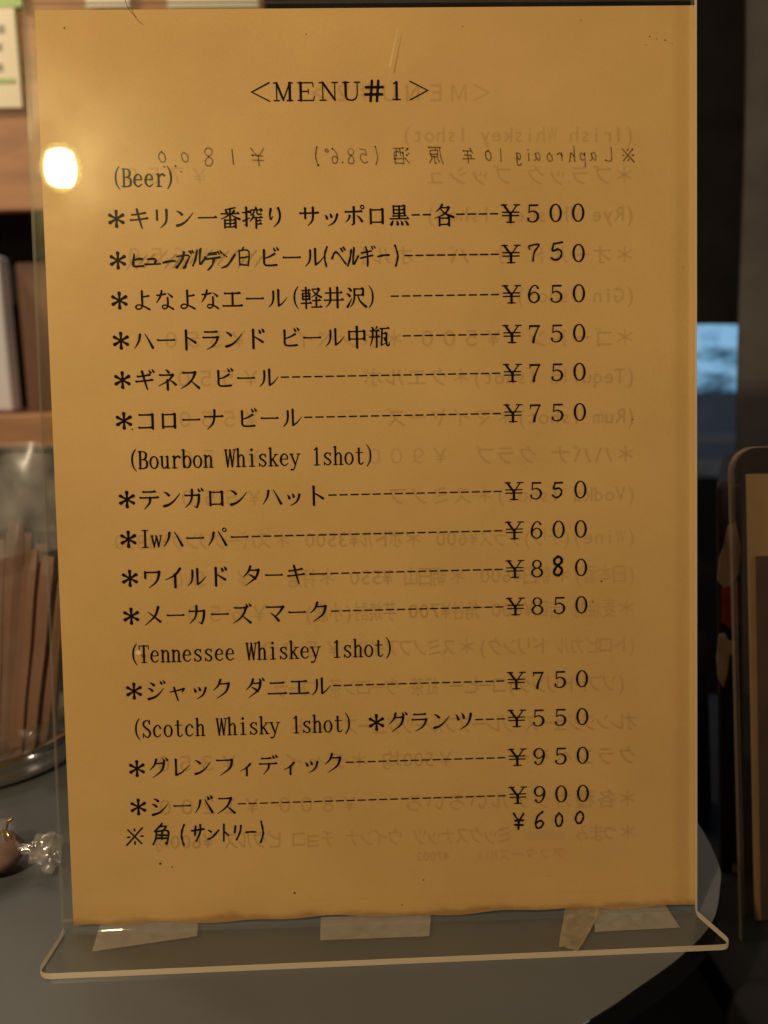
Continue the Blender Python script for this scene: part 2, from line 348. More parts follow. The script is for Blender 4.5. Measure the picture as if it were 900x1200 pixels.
# ------------------------------------------------------------------ stroke font (ming style letters drawn as pen strokes)
G = {}
def _d(s_):
    for ln in s_.strip().split('\n'):
        k, v = ln.strip().split('=', 1); G[k.strip()] = v.strip()
DAKU = "D 70 96 77 83|D 85 99 92 87"
_d("""
キ = K 17 68 80 75|K 10 43 90 50|C 40,93,8 50,50,7 62,5,5
リ = V 27 86 42 7|C 72,89,9 72,55,7.5 66,28,6 42,5,1.5
ン = D 14 82 37 66|C 13,14,9 38,22,7 64,42,4.5 90,74,1.5
サ = K 7 65 93 66|V 31 88 40 7|C 68,91,8 68,50,7 62,26,5.5 42,5,1.5
ッ = D 18 54 27 39|D 41 60 48 46|C 76,57,8 70,36,6.5 58,18,5 32,3,1.5
ポ = K 8 69 86 70|C 48,91,8 48,40,7.5 47,14,7 36,6,2|L 28,50 22,34 7,20|D 63 50 86 24|O 89 90 8 3.5
ロ = V 21 78 12 7|H 21 76 78 76|V 78 78 12 8|H 21 18 78 18
ビ = C 25,86,8 25,50,7 25,24,7 34,14,6 60,13,6 84,15,7|C 25,46,3 50,54,5 76,68,7|@daku
ヒ = C 25,86,8 25,50,7 25,24,7 34,14,6 60,13,6 84,15,7|C 25,46,3 50,54,5 76,68,7
ー = C 11,50,7.5 18,49,5 50,49,4.6 82,49,5 88,50,7.5
ル = C 30,82,7 30,52,7 24,26,5 6,6,1.5|C 54,88,8 54,40,7 55,13,7|C 55,13,6 74,26,4 96,52,1.5
よ = C 52,66,5 66,67,5 82,70,6|C 50,93,7 50,60,7 50,26,6 44,12,4 28,8,5 19,17,5 30,28,4 52,23,5 84,6,7
な = C 13,72,5 32,73,5 54,78,6|C 37,93,6 28,64,6 10,36,2|C 66,80,3 84,64,8|C 64,60,6 64,26,6 58,12,4 46,8,5 37,16,4 46,25,4 66,20,5 88,6,7
り = C 29,87,8 24,58,6 28,38,5 38,52,2|C 64,91,8 72,62,7 66,28,6 42,2,1.5
エ = K 14 76 86 76|V 50 76 18 7|K 5 17 95 17
ハ = C 34,78,8 27,46,6 6,12,1.5|C 58,80,3 76,48,6 93,14,9
ト = V 38 93 3 8|C 40,62,4 60,50,6 82,35,9
ラ = K 21 85 78 85|K 13 59 82 59|C 82,60,8 74,38,6.5 58,18,5 28,1,1.5
ド = V 36 91 3 8|C 38,60,4 58,48,6 80,33,9|D 62 90 69 77|D 78 95 85 82
ギ = K 15 66 74 72|K 8 42 86 48|C 37,90,8 47,50,7 60,4,5|@daku
ネ = D 42 95 56 83|K 14 71 76 71|C 77,72,8 56,46,5 6,18,1.5|V 50 46 0 7.5|D 62 44 88 24
ス = K 17 80 74 80|C 76,81,9 62,50,6.5 38,24,5 6,4,1.5|C 52,42,3 72,24,6 92,6,9
コ = K 17 77 78 77|V 79 79 10 8|K 13 16 79 16
ナ = K 7 63 93 63|C 54,93,8 53,62,7 44,28,6 18,1,1.5
テ = K 21 85 79 85|K 7 57 93 57|C 54,57,8 50,30,6 25,1,1.5
デ = K 18 82 62 82|K 7 55 90 55|C 52,55,8 48,30,6 24,1,1.5|@daku
カ = K 10 67 80 67|C 81,69,8 78,36,8 70,10,6 66,5,5 52,14,1.5|C 44,93,8 43,60,7 34,32,5 9,5,1.5
ガ = K 8 64 74 64|C 75,66,8 72,34,8 65,10,6 61,4,5 48,13,1.5|C 41,91,8 40,58,7 31,30,5 7,4,1.5|@daku
ワ = V 17 79 48 7|K 17 77 84 77|C 85,79,9 78,46,7 64,24,5 34,1,1.5
イ = C 78,92,9 54,62,6 6,37,1.5|V 54 64 0 8
タ = C 43,95,8 32,68,6 6,42,1.5|K 38 76 80 76|C 82,77,9 68,40,6.5 18,1,1.5|D 34 55 66 34
ダ = C 40,93,8 30,66,6 5,40,1.5|K 35 73 74 73|C 76,74,9 64,38,6.5 16,1,1.5|D 32 53 61 33|@daku
メ = C 74,92,9 56,46,6.5 8,3,1.5|C 26,67,3 56,42,6 82,20,9
マ = K 9 78 88 78|C 90,79,9 72,52,6 50,30,3|D 30 48 66 10
ク = C 42,95,8 30,66,6 6,42,1.5|K 37 75 80 75|C 82,76,9 68,36,6.5 20,1,1.5
グ = C 38,93,8 28,64,6 5,40,1.5|K 34 73 73 73|C 75,74,9 63,36,6.5 18,1,1.5|@daku
シ = D 20 88 40 76|D 11 62 31 49|C 12,8,9 44,18,7 66,36,4.5 88,62,1.5
ジ = D 20 88 40 76|D 11 62 31 49|C 12,8,9 44,18,7 66,36,4.5 86,60,1.5|@daku
ャ = C 10,40,4 50,48,5 78,55,8|C 78,55,7 68,36,2|C 30,62,7 38,30,6 48,-2,5
ニ = K 18 71 82 71|K 7 19 93 19
ズ = K 17 78 68 78|C 70,79,9 58,48,6.5 36,22,5 6,3,1.5|C 50,40,3 70,22,6 90,4,9|@daku
ツ = D 13 78 26 53|D 43 85 53 61|C 88,81,9 80,46,7 64,22,5 32,2,1.5
レ = C 26,90,8 26,50,7 26,11,8|C 26,11,7 54,24,5 94,60,1.5
フ = K 12 79 84 79|C 86,80,9 76,40,7 26,2,1.5
ィ = C 68,57,8 50,38,5 18,22,1.5|V 50 40 -2 7
バ = C 32,74,8 25,42,6 5,10,1.5|C 54,78,3 72,46,6 90,12,9|D 66 92 73 79|D 81 96 88 84
パ = C 32,74,8 25,42,6 5,10,1.5|C 54,78,3 72,46,6 90,12,9|O 84 86 8.5 3.5
一 = H 7 50 93 50
番 = C 76,95,4 52,90,5 26,86,2|D 28 82 34 72|D 72 84 64 72|H 8 67 92 67|V 50 88 42 6|C 47,66,5 30,52,4 5,42,1.5|C 53,66,3 70,52,5 95,41,8|V 25 38 1 6|H 25 37 76 37|V 76 38 1 6.5|V 50 37 5 5.5|H 25 21 76 21|H 25 5 76 5
搾 = H 3 71 35 73|V 20 95 8 7|C 20,9,6 10,16,2|C 3,32,5 36,46,3|D 64 97 66 86|C 42,84,4 39,70,7|H 42 83 94 83|C 94,83,6 87,72,2|C 57,76,5 50,64,4 38,57,2|C 70,77,5 72,65,5 80,62,5 93,64,4|C 55,58,6 48,43,5 36,30,2|H 50 47 94 47|V 66 46 -2 6.5|H 66 32 88 32|H 66 17 91 17
黒 = V 23 93 56 6|H 23 92 76 92|V 76 93 56 6.5|V 50 92 34 6.5|H 23 75 76 75|H 23 58 76 58|H 18 46 82 46|H 6 33 94 33|D 20 24 11 5|D 38 22 42 6|D 58 22 64 6|D 76 24 90 5
各 = C 42,97,7 31,80,5 12,64,2|H 38 82 74 82|C 75,83,7 60,60,6 36,44,4 4,33,1.5|C 34,76,4 56,54,6 95,37,9|V 28 34 -3 6.5|H 28 33 74 33|V 74 34 -3 7|H 28 3 74 3
軽 = H 6 83 45 83|V 25 97 -2 6|V 9 70 40 5.5|H 9 70 42 70|V 42 70 40 6|H 9 56 42 56|H 9 41 42 41|H 2 23 49 23|H 55 89 88 89|C 89,90,7 76,68,5 51,51,1.5|C 58,82,4 74,64,6 97,51,8|H 56 35 93 35|V 74 50 4 6.5|H 51 4 99 4
井 = H 10 70 90 70|H 4 36 96 36|C 34,93,7 34,40,7 28,20,5 12,2,1.5|V 68 95 0 7.5
沢 = D 12 92 25 80|D 5 65 19 54|C 8,2,8 18,20,5 29,42,2|H 42 87 84 87|V 84 88 56 7|H 42 58 84 58|C 42,87,7 42,50,6 36,22,5 22,2,1.5|C 58,57,4 70,28,6 97,2,9
中 = V 13 76 34 7|H 13 75 86 75|V 86 76 34 7.5|H 13 39 86 39|V 50 97 -3 8
瓶 = D 13 94 21 82|C 40,95,6 32,82,2|H 6 76 49 76|H 3 47 51 47|C 18,76,6 18,44,6 5,4,1.5|V 37 76 -1 6.5|H 54 87 97 87|C 64,87,6 61,30,6 60,8,6|C 58,6,4 78,16,2|H 64 63 85 63|C 85,64,7 84,20,7 88,6,6 97,8,5 98,22,2|D 70 44 79 32
Ｍ = V 21 88 12 3.5|P 21,88,8 50,15,7|P 79,88,3.5 50,15,3.5|V 79 88 12 8|B 8 88 24 88 3.5|B 77 88 92 88 3.5|B 9 12 33 12 3.5|B 66 12 92 12 3.5
Ｅ = V 27 88 12 8|B 14 88 80 88 3.5|B 14 12 83 12 3.5|B 27 51 61 51 3.5|P 80,88,3 82,70,3|P 83,12,3 87,31,3|P 61,60,3 61,42,3
Ｎ = V 24 88 12 3.5|P 24,88,8 77,13,7|V 77 88 12 3.5|B 9 88 28 88 3.5|B 65 88 90 88 3.5|B 11 12 37 12 3.5
Ｕ = V 25 88 34 8|C 25,38,8 29,19,6 49,11,4 68,18,4 76,38,3.5|V 76 88 36 3.5|B 12 88 40 88 3.5|B 64 88 89 88 3.5
＃ = P 42,94,8 34,6,8|P 70,94,8 62,6,8|B 14 66 90 66 8|B 10 35 86 35 8
＜ = P 90,90,4 12,50,4.5 90,10,4
＞ = P 10,90,4 88,50,4.5 10,10,4
１ = V 50 87 12 7.5|P 36,80,3 50,88,4|B 33 12 67 12 3.5
０ = E 50 50 23 38 8 3.5
５ = P 34,86,4 32,54,4|B 34 85 71 85 6|C 32,53,3 48,60,4 66,52,7 72,36,8.5 64,18,6 46,12,4 30,18,5 28,27,8
６ = C 68,76,8 60,87,4 47,86,4 34,70,6 27.5,44,8 32,22,6 50,11.5,4 66,20,6 72,35,8 66,50,6 52,58,4 38,52,4 30,40,4
７ = B 29 84 72 84 6.5|P 29.5,86,3.5 28,70,3.5|C 71,84,4 58,56,5 48,30,7.5 45,12,9
８ = E 50 69.5 18 18 6.5 3.5|E 50 31.5 23 20 7.5 3.5
９ = C 32,24,8 40,13,4 53,14,4 66,30,6 72.5,56,8 68,78,6 50,88.5,4 34,80,6 28,65,8 34,50,6 48,42,4 62,48,4 70,60,4
￥ = P 20,88,8 50,46,8|P 80,88,4 50,46,4|V 50 47 12 8.5|B 9 88 34 88 4|B 66 88 92 88 4|B 33 12 67 12 4|B 13 56 87 56 4|B 13 41 87 41 4
＊ = S
- = B 7 50 40 50 4.6
( = C 42,99,2.5 29,77,5 25,50,6 29,23,5 42,1,2.5
) = C 8,99,2.5 21,77,5 25,50,6 21,23,5 8,1,2.5
B = V 12 88 12 6.5|B 4 88 27 88 3.2|B 4 12 27 12 3.2|B 12 52 27 52 3.2|C 26,88,3.5 37,82,6 39,70,7 36,58,6 26,52,3.5|C 26,52,3.5 40,46,6 43,32,7 40,18,6 26,12,3.5
e = B 11 41 40 41 3.2|C 40,42,5 37,57,5 26,65,3.5 14,56,6 9,38,7 13,21,6 27,12,4 42,22,2.5
r = V 18 64 12 6.5|B 8 12 31 12 3.2|B 9 63 18 63 3.2|C 18,46,3 26,59,4 36,65,5 43,59,8
o = E 25 38 17 26.5 6.5 3.5
u = V 12 64 28 6.5|C 12,32,6.5 14,17,5.5 24,12,4 37,24,3|V 37 64 12 6.5|B 3 63 12 63 3.2|B 28 63 37 63 3.2|B 37 12 47 12 3.2
b = V 12 92 14 6.5|B 4 91 12 91 3.2|E 27 38 15.5 26.5 6.5 3.5
n = V 12 65 12 6.5|B 4 64 12 64 3.2|C 12,48,3 22,62,4 31,63,5 37,52,6.5 37,30,6.5 37,12,6.5|B 3 12 21 12 3.2|B 29 12 47 12 3.2
W = P 5,88,6 14,12,6|P 14,12,3.5 25,82,3.5|P 25,88,6 35,12,6|P 35,12,3.5 46,88,3.5|B 0 88 12 88 3.2|B 39 88 51 88 3.2
h = V 12 92 12 6.5|B 4 91 12 91 3.2|C 12,48,3 22,62,4 31,63,5 37,52,6.5 37,30,6.5 37,12,6.5|B 3 12 21 12 3.2|B 29 12 47 12 3.2
i = V 26 65 12 6.5|B 15 64 26 64 3.2|B 13 12 39 12 3.2|C 25,87,9 25,85,9
s = C 38,54,3 33,63,4 23,65,4 13,56,6 17,45,6.5 32,35,6.5 39,24,6 33,14,4 22,12,4 10,24,3|P 38.5,66,3 38.5,52,3|P 10,26,3 10,11,3
k = V 12 92 12 6.5|B 4 91 12 91 3.2|P 38,63,3.5 13,32,3.5|P 21,43,6 40,12,6|B 3 12 21 12 3.2|B 31 12 48 12 3.2|B 29 63 46 63 3.2
y = P 8,63,6.5 26,14,6|P 42,63,3.5 24,8,3.5|C 24,9,3.5 18,-5,4 7,-7,7|B 1 63 17 63 3.2|B 33 63 49 63 3.2
1 = V 26 88 12 6.5|P 14,79,3 26,88,4|B 13 12 39 12 3.2
t = V 21 83 24 6.5|C 21,28,6.5 23,15,5.5 33,12,4 42,21,2.5|B 8 64 39 64 3.2
I = V 25 88 12 6.5|B 12 88 38 88 3.2|B 12 12 38 12 3.2
w = P 5,63,5.5 15,13,5.5|P 15,13,3.2 25,60,3.2|P 25,63,5.5 35,13,5.5|P 35,13,3.2 46,63,3.2|B 0 63 11 63 3|B 40 63 50 63 3
T = V 25 88 12 6.5|B 4 88 46 88 3.5|P 4.5,89,3 3,72,3|P 45.5,89,3 47,72,3|B 14 12 36 12 3.2
S = C 39,72,3 34,86,4 24,89,4 12,80,6 12,66,6.5 22,54,7 34,44,7 41,30,7 36,16,5 25,11,4 9,27,3|P 39.5,90,3 39.5,70,3|P 9,30,3 9,10,3
c = C 39,52,7 33,63,4 24,65,4 12,54,6 9,38,7 13,20,6 26,12,4 41,23,2.5
""")
# handwriting, one pen width
HW = {}
def _h(s_):
    for ln in s_.strip().split('\n'):
        k, v = ln.strip().split('=', 1); HW[k.strip()] = v.strip()
_h("""
ヒ = 26,78 24,40 27,22 82,24|26,50 52,56 80,58
ュ = 18,46 70,48 62,20|4,18 96,20
ー = 6,46 50,50 92,52
ガ = 8,66 70,74 64,34 52,8|42,92 34,50 8,8|74,94 82,82|88,98 95,86
ル = 30,84 26,40 8,8|56,92 54,14 92,48
デ = 16,82 70,88|4,58 90,64|52,60 44,30 24,4|76,98 84,86|90,98 97,88
ン = 14,80 34,66|8,10 46,24 92,74
白 = 48,98 36,82|20,76 22,4|20,76 82,80 80,4|24,44 78,46|22,8 80,8
( = 62,98 40,64 38,36 58,2
) = 38,98 60,64 62,36 40,2
ベ = 4,40 32,70 92,16|62,88 72,74|78,94 88,80
ギ = 12,66 72,76|4,40 86,50|36,96 48,50 56,2|74,96 82,84|88,98 96,88
７ = 20,70 22,90 86,92 58,50 46,4
５ = 82,96 30,92|30,92 24,56 56,62 78,44 70,14 40,4 14,16
※ = 14,86 86,12|86,90 10,8|48,88 50,78|14,50 24,50|78,48 88,48|48,22 50,12
角 = 46,98 34,80 10,62|36,84 72,86 56,66|18,62 20,30 8,2|18,64 84,66 84,6 74,10|22,46 82,48|22,30 82,32|50,64 50,30
サ = 4,64 94,70|30,88 28,40|66,96 64,50 40,4
ト = 40,96 40,2|42,58 80,38
リ = 26,86 28,44|74,92 72,48 44,2
￥ = 10,92 50,54 88,96|50,54 48,2|18,50 84,54|18,28 82,32
６ = 70,96 34,74 18,34 34,6 68,8 78,34 56,48 22,34
０ = 52,88 26,70 20,32 40,6 68,14 80,50 70,80 46,92
８ = 52,52 22,66 24,90 56,98 78,82 70,62 36,46 20,22 36,2 70,4 80,26 52,48
１ = 48,92 46,6
L = 26,94 24,10 80,12
a = 74,58 44,62 26,36 44,12 72,40 74,60 74,22 92,12
f = 70,96 40,86 38,10|16,56 70,58
p = 24,60 18,-24|22,50 50,62 72,44 54,18 26,22
h = 26,96 22,10|24,40 56,58 66,40 68,10
r = 26,60 26,10|28,42 50,60 78,56
o = 50,60 24,44 26,18 54,10 76,30 68,54 46,62
i = 48,60 46,12|48,84 50,82
g = 70,58 40,60 28,36 48,18 70,44 72,60 66,0 40,-16 20,-6
年 = 34,96 14,66|28,78 88,82|30,52 80,54|30,52 28,28|4,26 96,30|56,80 56,-2
原 = 12,92 92,94|20,92 18,40 4,2|50,92 44,78|36,76 36,44|36,76 80,78 80,44|36,60 80,60|36,44 80,44|58,44 58,4 50,10|38,30 28,10|76,32 90,12
酒 = 12,88 24,76|4,62 18,52|8,6 26,36|36,90 96,92|42,66 42,4|42,66 92,68 92,4|58,90 54,50|76,90 80,50|46,32 90,34|44,8 90,8
. = 48,12 52,10
° = 40,96 26,84 40,72 54,84 40,96
""")
def circ_pts(cx, cy, rx, ry, n=26): return [(cx+rx*math.cos(2*math.pi*k/n), cy+ry*math.sin(2*math.pi*k/n)) for k in range(n+1)]
def strokes(ch):
    """-> list of point lists [(x, y, width)] in a 100-high cell"""
    out = []
    def num(a): return [float(z) for z in a]
    for s_ in G[ch].split('|'):
        s_ = s_.strip(); k = s_[0]
        if s_ == '@daku': 
            for q in DAKU.split('|'): a = num(q.split()[1:]); out.append([(a[0], a[1], 2.5), ((a[0]+a[2])/2, (a[1]+a[3])/2, 6), (a[2], a[3], 8)])
            continue
        if k == 'S':
            for q in range(6):
                a = math.radians(90 + 60*q); out.append([(50+4*math.cos(a), 50+4*math.sin(a), 6), (50+20*math.cos(a), 50+20*math.sin(a), 7.5), (50+33*math.cos(a), 50+33*math.sin(a), 11.5)])
            continue
        a = s_[1:].split()
        if k == 'H':
            x1, y1, x2, y2 = num(a); out.append([(x1, y1, 4.6), (x2, y2, 4.0)]); out.append([(x2-11, y2+.5, 3), (x2-4, y2+3.5, 7.5), (x2+1.5, y2+.2, 4)])
        elif k == 'K':
            x1, y1, x2, y2 = num(a); out.append([(x1, y1, 7), (x1+6, y1+(y2-y1)*.06-.6, 5.2), ((x1+x2)/2, (y1+y2)/2-.8, 5.0), (x2-8, y2-.2, 6), (x2-2, y2+1.5, 8), (x2+1.5, y2, 5)])
        elif k == 'B':
            q = num(a); out.append([(q[0], q[1], q[4]), (q[2], q[3], q[4])])
        elif k == 'V':
            q = num(a); ww = q[3] if len(q) > 3 else 7
            out.append([(q[0], q[1], ww*1.12), (q[0], q[1]*.85+q[2]*.15, ww), (q[0], q[2], ww)])
        elif k == 'D':
            q = num(a); mx_, my_ = (q[0]+q[2])/2+1.5, (q[1]+q[3])/2+1.5
            out.append(smooth([(q[0], q[1], 3), (mx_, my_, 7), (q[2], q[3], 9)]))
        elif k in 'LC':
            pts = []
            for i, z in enumerate(a):
                c = num(z.split(','))
                if len(c) < 3: c.append(8 - 6.5*i/(len(a)-1))
                pts.append(tuple(c))
            out.append(smooth(pts))
        elif k == 'P': out.append([tuple(num(z.split(','))) for z in a])
        elif k == 'O':
            q = num(a); out.append([(x, y, q[3]) for x, y in circ_pts(q[0], q[1], q[2], q[2])])
        elif k == 'E':
            q = num(a); out.append([(q[0]+q[2]*math.cos(t), q[1]+q[3]*math.sin(t), q[5]+(q[4]-q[5])*abs(math.cos(t))**1.3) for t in [2*math.pi*z/28 for z in range(29)]])
    return out
def smooth(pts, n=5):
    if len(pts) < 3: return list(pts)
    return [tuple(p) for p in cat([Vector(p) for p in pts], False, n)]
LEV = [0]
def ribbon(mb, pts, cell, ox, oy, base, wscale=1.0, mirror=False, sx=1.0):
    """a pen stroke as a flat ribbon with round ends, in sheet millimetres"""
    LEV[0] = (LEV[0] + 1) % 23
    n0 = base + LEV[0]*.0015
    P = []
    for x, y, w_ in pts:
        q = (ox + (-1 if mirror else 1)*x*sx*cell/100, oy + (y-50)*cell/100, max(w_*wscale*cell/100*.5, .03))
        if not P or math.hypot(q[0]-P[-1][0], q[1]-P[-1][1]) > 1e-4: P.append(q)
    if len(P) == 1: P.append((P[0][0]+.01, P[0][1], P[0][2]))
    L, R = [], []
    for i, (x, y, r) in enumerate(P):
        a = P[max(0, i-1)]; b = P[min(len(P)-1, i+1)]
        dx, dy = b[0]-a[0], b[1]-a[1]; l_ = math.hypot(dx, dy) or 1
        nx_, ny_ = -dy/l_, dx/l_
        k = 1.0
        if 0 < i < len(P)-1:      # mitre
            e0 = (x-a[0], y-a[1]); l0 = math.hypot(*e0) or 1; k = min(1.6, 1/max(.5, abs(-ny_*0 + (nx_*(-e0[1]/l0) + ny_*(e0[0]/l0)))))
        L.append((x+nx_*r*k, y+ny_*r*k)); R.append((x-nx_*r*k, y-ny_*r*k))
    def cap(i, j):
        x, y, r = P[i]; dx, dy = x-P[j][0], y-P[j][1]; a0 = math.atan2(dy, dx)
        return [(x+r*math.cos(a0+t), y+r*math.sin(a0+t)) for t in (math.pi/3, 0, -math.pi/3)]
    ring = L + cap(-1, -2) + R[::-1] + cap(0, 1)
    n = len(P)
    vs_ = [(x, y, n0) for x, y in ring]
    # ring order: L0..Ln-1, end cap(3), Rn-1..R0, start cap(3)
    fs = []
    Ridx = lambda i: n + 3 + (n-1-i)
    for i in range(n-1): fs.append((i, Ridx(i), Ridx(i+1), i+1))
    fs.append((n-1, Ridx(n-1), n+2, n+1, n)); fs.append((Ridx(0), 0, 2*n+5, 2*n+4, 2*n+3))
    if mirror: fs = [f[::-1] for f in fs]
    mb.add(vs_, fs)
FULL = 7.24; HALF = 3.62
def is_half(ch): return ord(ch) < 256
def print_text(mb, s_, x, y, base=.045, cell=FULL, half=None):
    half = half or cell/2
    for ch in s_:
        wd = half if is_half(ch) else cell
        if ch != ' ':
            kk = 1 if is_half(ch) or ord(ch) > 0xff00 else .93
            for st in strokes(ch): ribbon(mb, [(50+(a-50)*kk, 50+(b-50)*kk, c_) for a, b, c_ in st] if kk < 1 else st, cell, x, y, base, wscale=1.34, sx=(half*2/cell if is_half(ch) else 1))
        x += wd
    return x
def hand_text(mb, items, base=.085, pen=7.5, mirror=False, dots=None):
    """items: (char, centre x, centre y, width mm, height mm)"""
    for ch, cx, cy, wd, ht in items:
        sk = random.uniform(-.04, .06); rot = random.uniform(-.05, .05)
        for s_ in HW[ch].split('|'):
            pts = []
            for z in s_.split():
                a, b = (float(q) for q in z.split(','))
                a = a + (b-50)*(.06+sk) + random.uniform(-3, 3); b = b + (a-50)*rot + random.uniform(-3, 3)
                pts.append((a, b, 1.0))
            pts = smooth(pts, 5)
            q = []
            for i, (a, b, _) in enumerate(pts):
                lx = cx + (-1 if mirror else 1)*(a-50)/100*wd; ly = cy + (b-50)/100*ht
                q.append((lx, ly, pen*(1 + .16*math.sin(i*1.3+cx))))
            ribbon(mb, [(0, 0, 0)] and [((px_)*1.0, py_+50, w_) for px_, py_, w_ in q], 100, 0, 0, base, wscale=1.0)
            if dots is not None:
                for e in (q[0], q[-1]):
                    if random.random() < .28: dots.append((e[0], e[1], random.uniform(.2, .42)))
# ------------------------------------------------------------------ the menu sheet
sheet = empty('menu_sheet', (0, 0, BASE_Z), (TILT, 0, 0))
tag(sheet, 'yellowed A4 drink menu with printed Japanese lines and yen prices, inside the acrylic stand', 'menu sheet')
pm = MB()
def sheet_pt(u, v):
    x = -105 + 210*u; y = 297*v
    n = -.10 + .06*math.sin(u*5+v*3) * math.sin(v*7+1)
    if v == 0: y += .45*math.sin(u*19) + .35*math.sin(u*47+1) + .3*max(0, math.sin(u*9-1))
    return (x, y, n - .02)
pm.grid(sheet_pt, 70, 90)
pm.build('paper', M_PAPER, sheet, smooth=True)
ROWS = [(232.1, '＊キリン一番搾り サッポロ黒--各----', '５００'), (206.3, '＊よなよなエール(軽井沢) -----------', '６５０'),
 (193.5, '＊ハートランド ビール中瓶 ---------', '７５０'), (180.9, '＊ギネス ビール--------------------', '７５０'),
 (167.8, '＊コローナ ビール------------------', '７５０'), (142.3, '＊テンガロン ハット----------------', '５ ０'),
 (129.3, '＊Iwハーパー-----------------------', '６００'), (116.5, '＊ワイルド ターキー----------------', '８ ０'),
 (104.0, '＊メーカーズ マーク----------------', '８５０'), (79.1, '＊ジャック ダニエル-----------------', '７５０'),
 (66.3, '                      ＊グランツ----', '５５０'), (53.1, '＊グレンフィディック----------------', '９５０'),
 (40.1, '＊シーバス-------------------------', '９００')]
XS = -85.6; XY = 44.55
def prices(mb, y, s_, x0=XY):
    for i, ch in enumerate('￥' + s_):
        if ch != ' ': print_text(mb, ch, x0 + 7.35*i - FULL/2, y)
for y, s_, pr in ROWS:
    mb = MB(); body = s_.rstrip('-'); nd = len(s_) - len(body)
    x = print_text(mb, body, XS, y)
    # leader dashes run on to the yen sign in the same pitch
    k = max(1, round((XY - FULL/2 + .2 - x) / HALF)); st = (XY - FULL/2 + .2 - x) / k
    for i in range(k): print_text(mb, '-', x + st*i, y, half=HALF)
    prices(mb, y, pr)
    mb.build('printed_line', M_INK, sheet)
mb = MB(); print_text(mb, '＜ＭＥＮＵ＃１＞', -38.6, 271.2); mb.build('printed_title', M_INK, sheet)
for y, s_, x in ((244.9, '(Beer)', -83.5), (155.0, '(Bourbon Whiskey 1shot)', -81.6), (91.3, '(Tennessee Whiskey 1shot)', -83.6), (66.3, '(Scotch Whisky 1shot)', -83.6)):
    mb = MB(); print_text(mb, s_, x, y, half=3.52); mb.build('printed_heading', M_INK, sheet)
# the line half printed, half written in by hand
mb = MB(); print_text(mb, '＊', XS, 219.0); x = print_text(mb, 'ビール', -37.2, 219.2)
x = 9.6; k = 9; st = (XY - FULL/2 + .2 - x)/k
for i in range(k): print_text(mb, '-', x + st*i, 219.2, half=HALF)
prices(mb, 219.2, '  ０'); mb.build('printed_line', M_INK, sheet)
def hand_line(name, items, mat=M_PEN, **kw):
    mb = MB(); hand_text(mb, items, **kw); return mb.build(name, mat, sheet)
hx = [(-75.6, 5.2), (-71.0, 5.2), (-65.6, 4.4), (-60.6, 5.8), (-55.8, 4.8), (-51.4, 5.2), (-46.6, 5.0), (-41.7, 4.6)]
it = [(c, x, 219.0 + .7*math.sin(i*2), wd, 6.2) for i, (c, (x, wd)) in enumerate(zip('ヒューガルデン白', hx))]
hand_line('handwritten_name', it + [(c, x + random.uniform(-.3, .3), y + random.uniform(-.3, .3), wd*1.03, ht*.97) for c, x, y, wd, ht in it[:7]], pen=.43)
it = [(c, x, 219.2, wd, 6.6) for c, x, wd in (('(', -15.4, 3), ('ベ', -11.2, 5), ('ル', -6.6, 4.2), ('ギ', -2.0, 5), ('ー', 3.2, 4.2), (')', 7.4, 3.2))]
hand_line('handwritten_word', it, pen=.58)
hand_line('handwritten_digit', [('７', 51.9, 219.5, 4.6, 6.0)], pen=.52); hand_line('handwritten_digit', [('５', 59.6, 219.9, 5.6, 5.8)], pen=.62)
hand_line('handwritten_digit', [('５', 59.0, 142.4, 4.6, 5.6)], pen=.62)
hand_line('handwritten_digit', [('８', 59.0, 117.2, 4.4, 6.2)], pen=.85)
it = [('※', -83.4, 30.2, 6.6, 6.8), ('角', -74.6, 30.6, 6.2, 7.4), ('(', -67.6, 30.2, 3.4, 7.4), ('サ', -62.6, 30.8, 4.6, 6), ('ン', -57.6, 30.2, 4.2, 4.6), ('ト', -53.6, 30.4, 3.6, 6), ('リ', -49.4, 30.6, 4, 5.4), ('ー', -45.0, 30.4, 3.8, 4.2), (')', -41.4, 30.4, 3.0, 7.6)]
hand_line('handwritten_name', it, pen=.62)
it = [('￥', 44.8, 31.2, 4.2, 6.0), ('６', 51.8, 31.4, 4.2, 6.0), ('０', 58.4, 31.4, 4.0, 5.0), ('０', 65.4, 32.0, 4.0, 4.8)]
hand_line('handwritten_price', it, pen=.64)
# rubbed-out pencil under the written name
mb = MB(); random.seed(4)
for i in range(15):
    x = -79 + i*2.9 + random.uniform(-.6, .6); y0 = 216.8 + random.uniform(-1, 1)
    ribbon(mb, [(x, y0+50, 3), (x+1.8, y0+52.5, 6), (x+3.6, y0+54.4, 3)], 100, 0, 0, .03, wscale=.16)
mb.build('pencil_smudge', M_PENCIL, sheet)
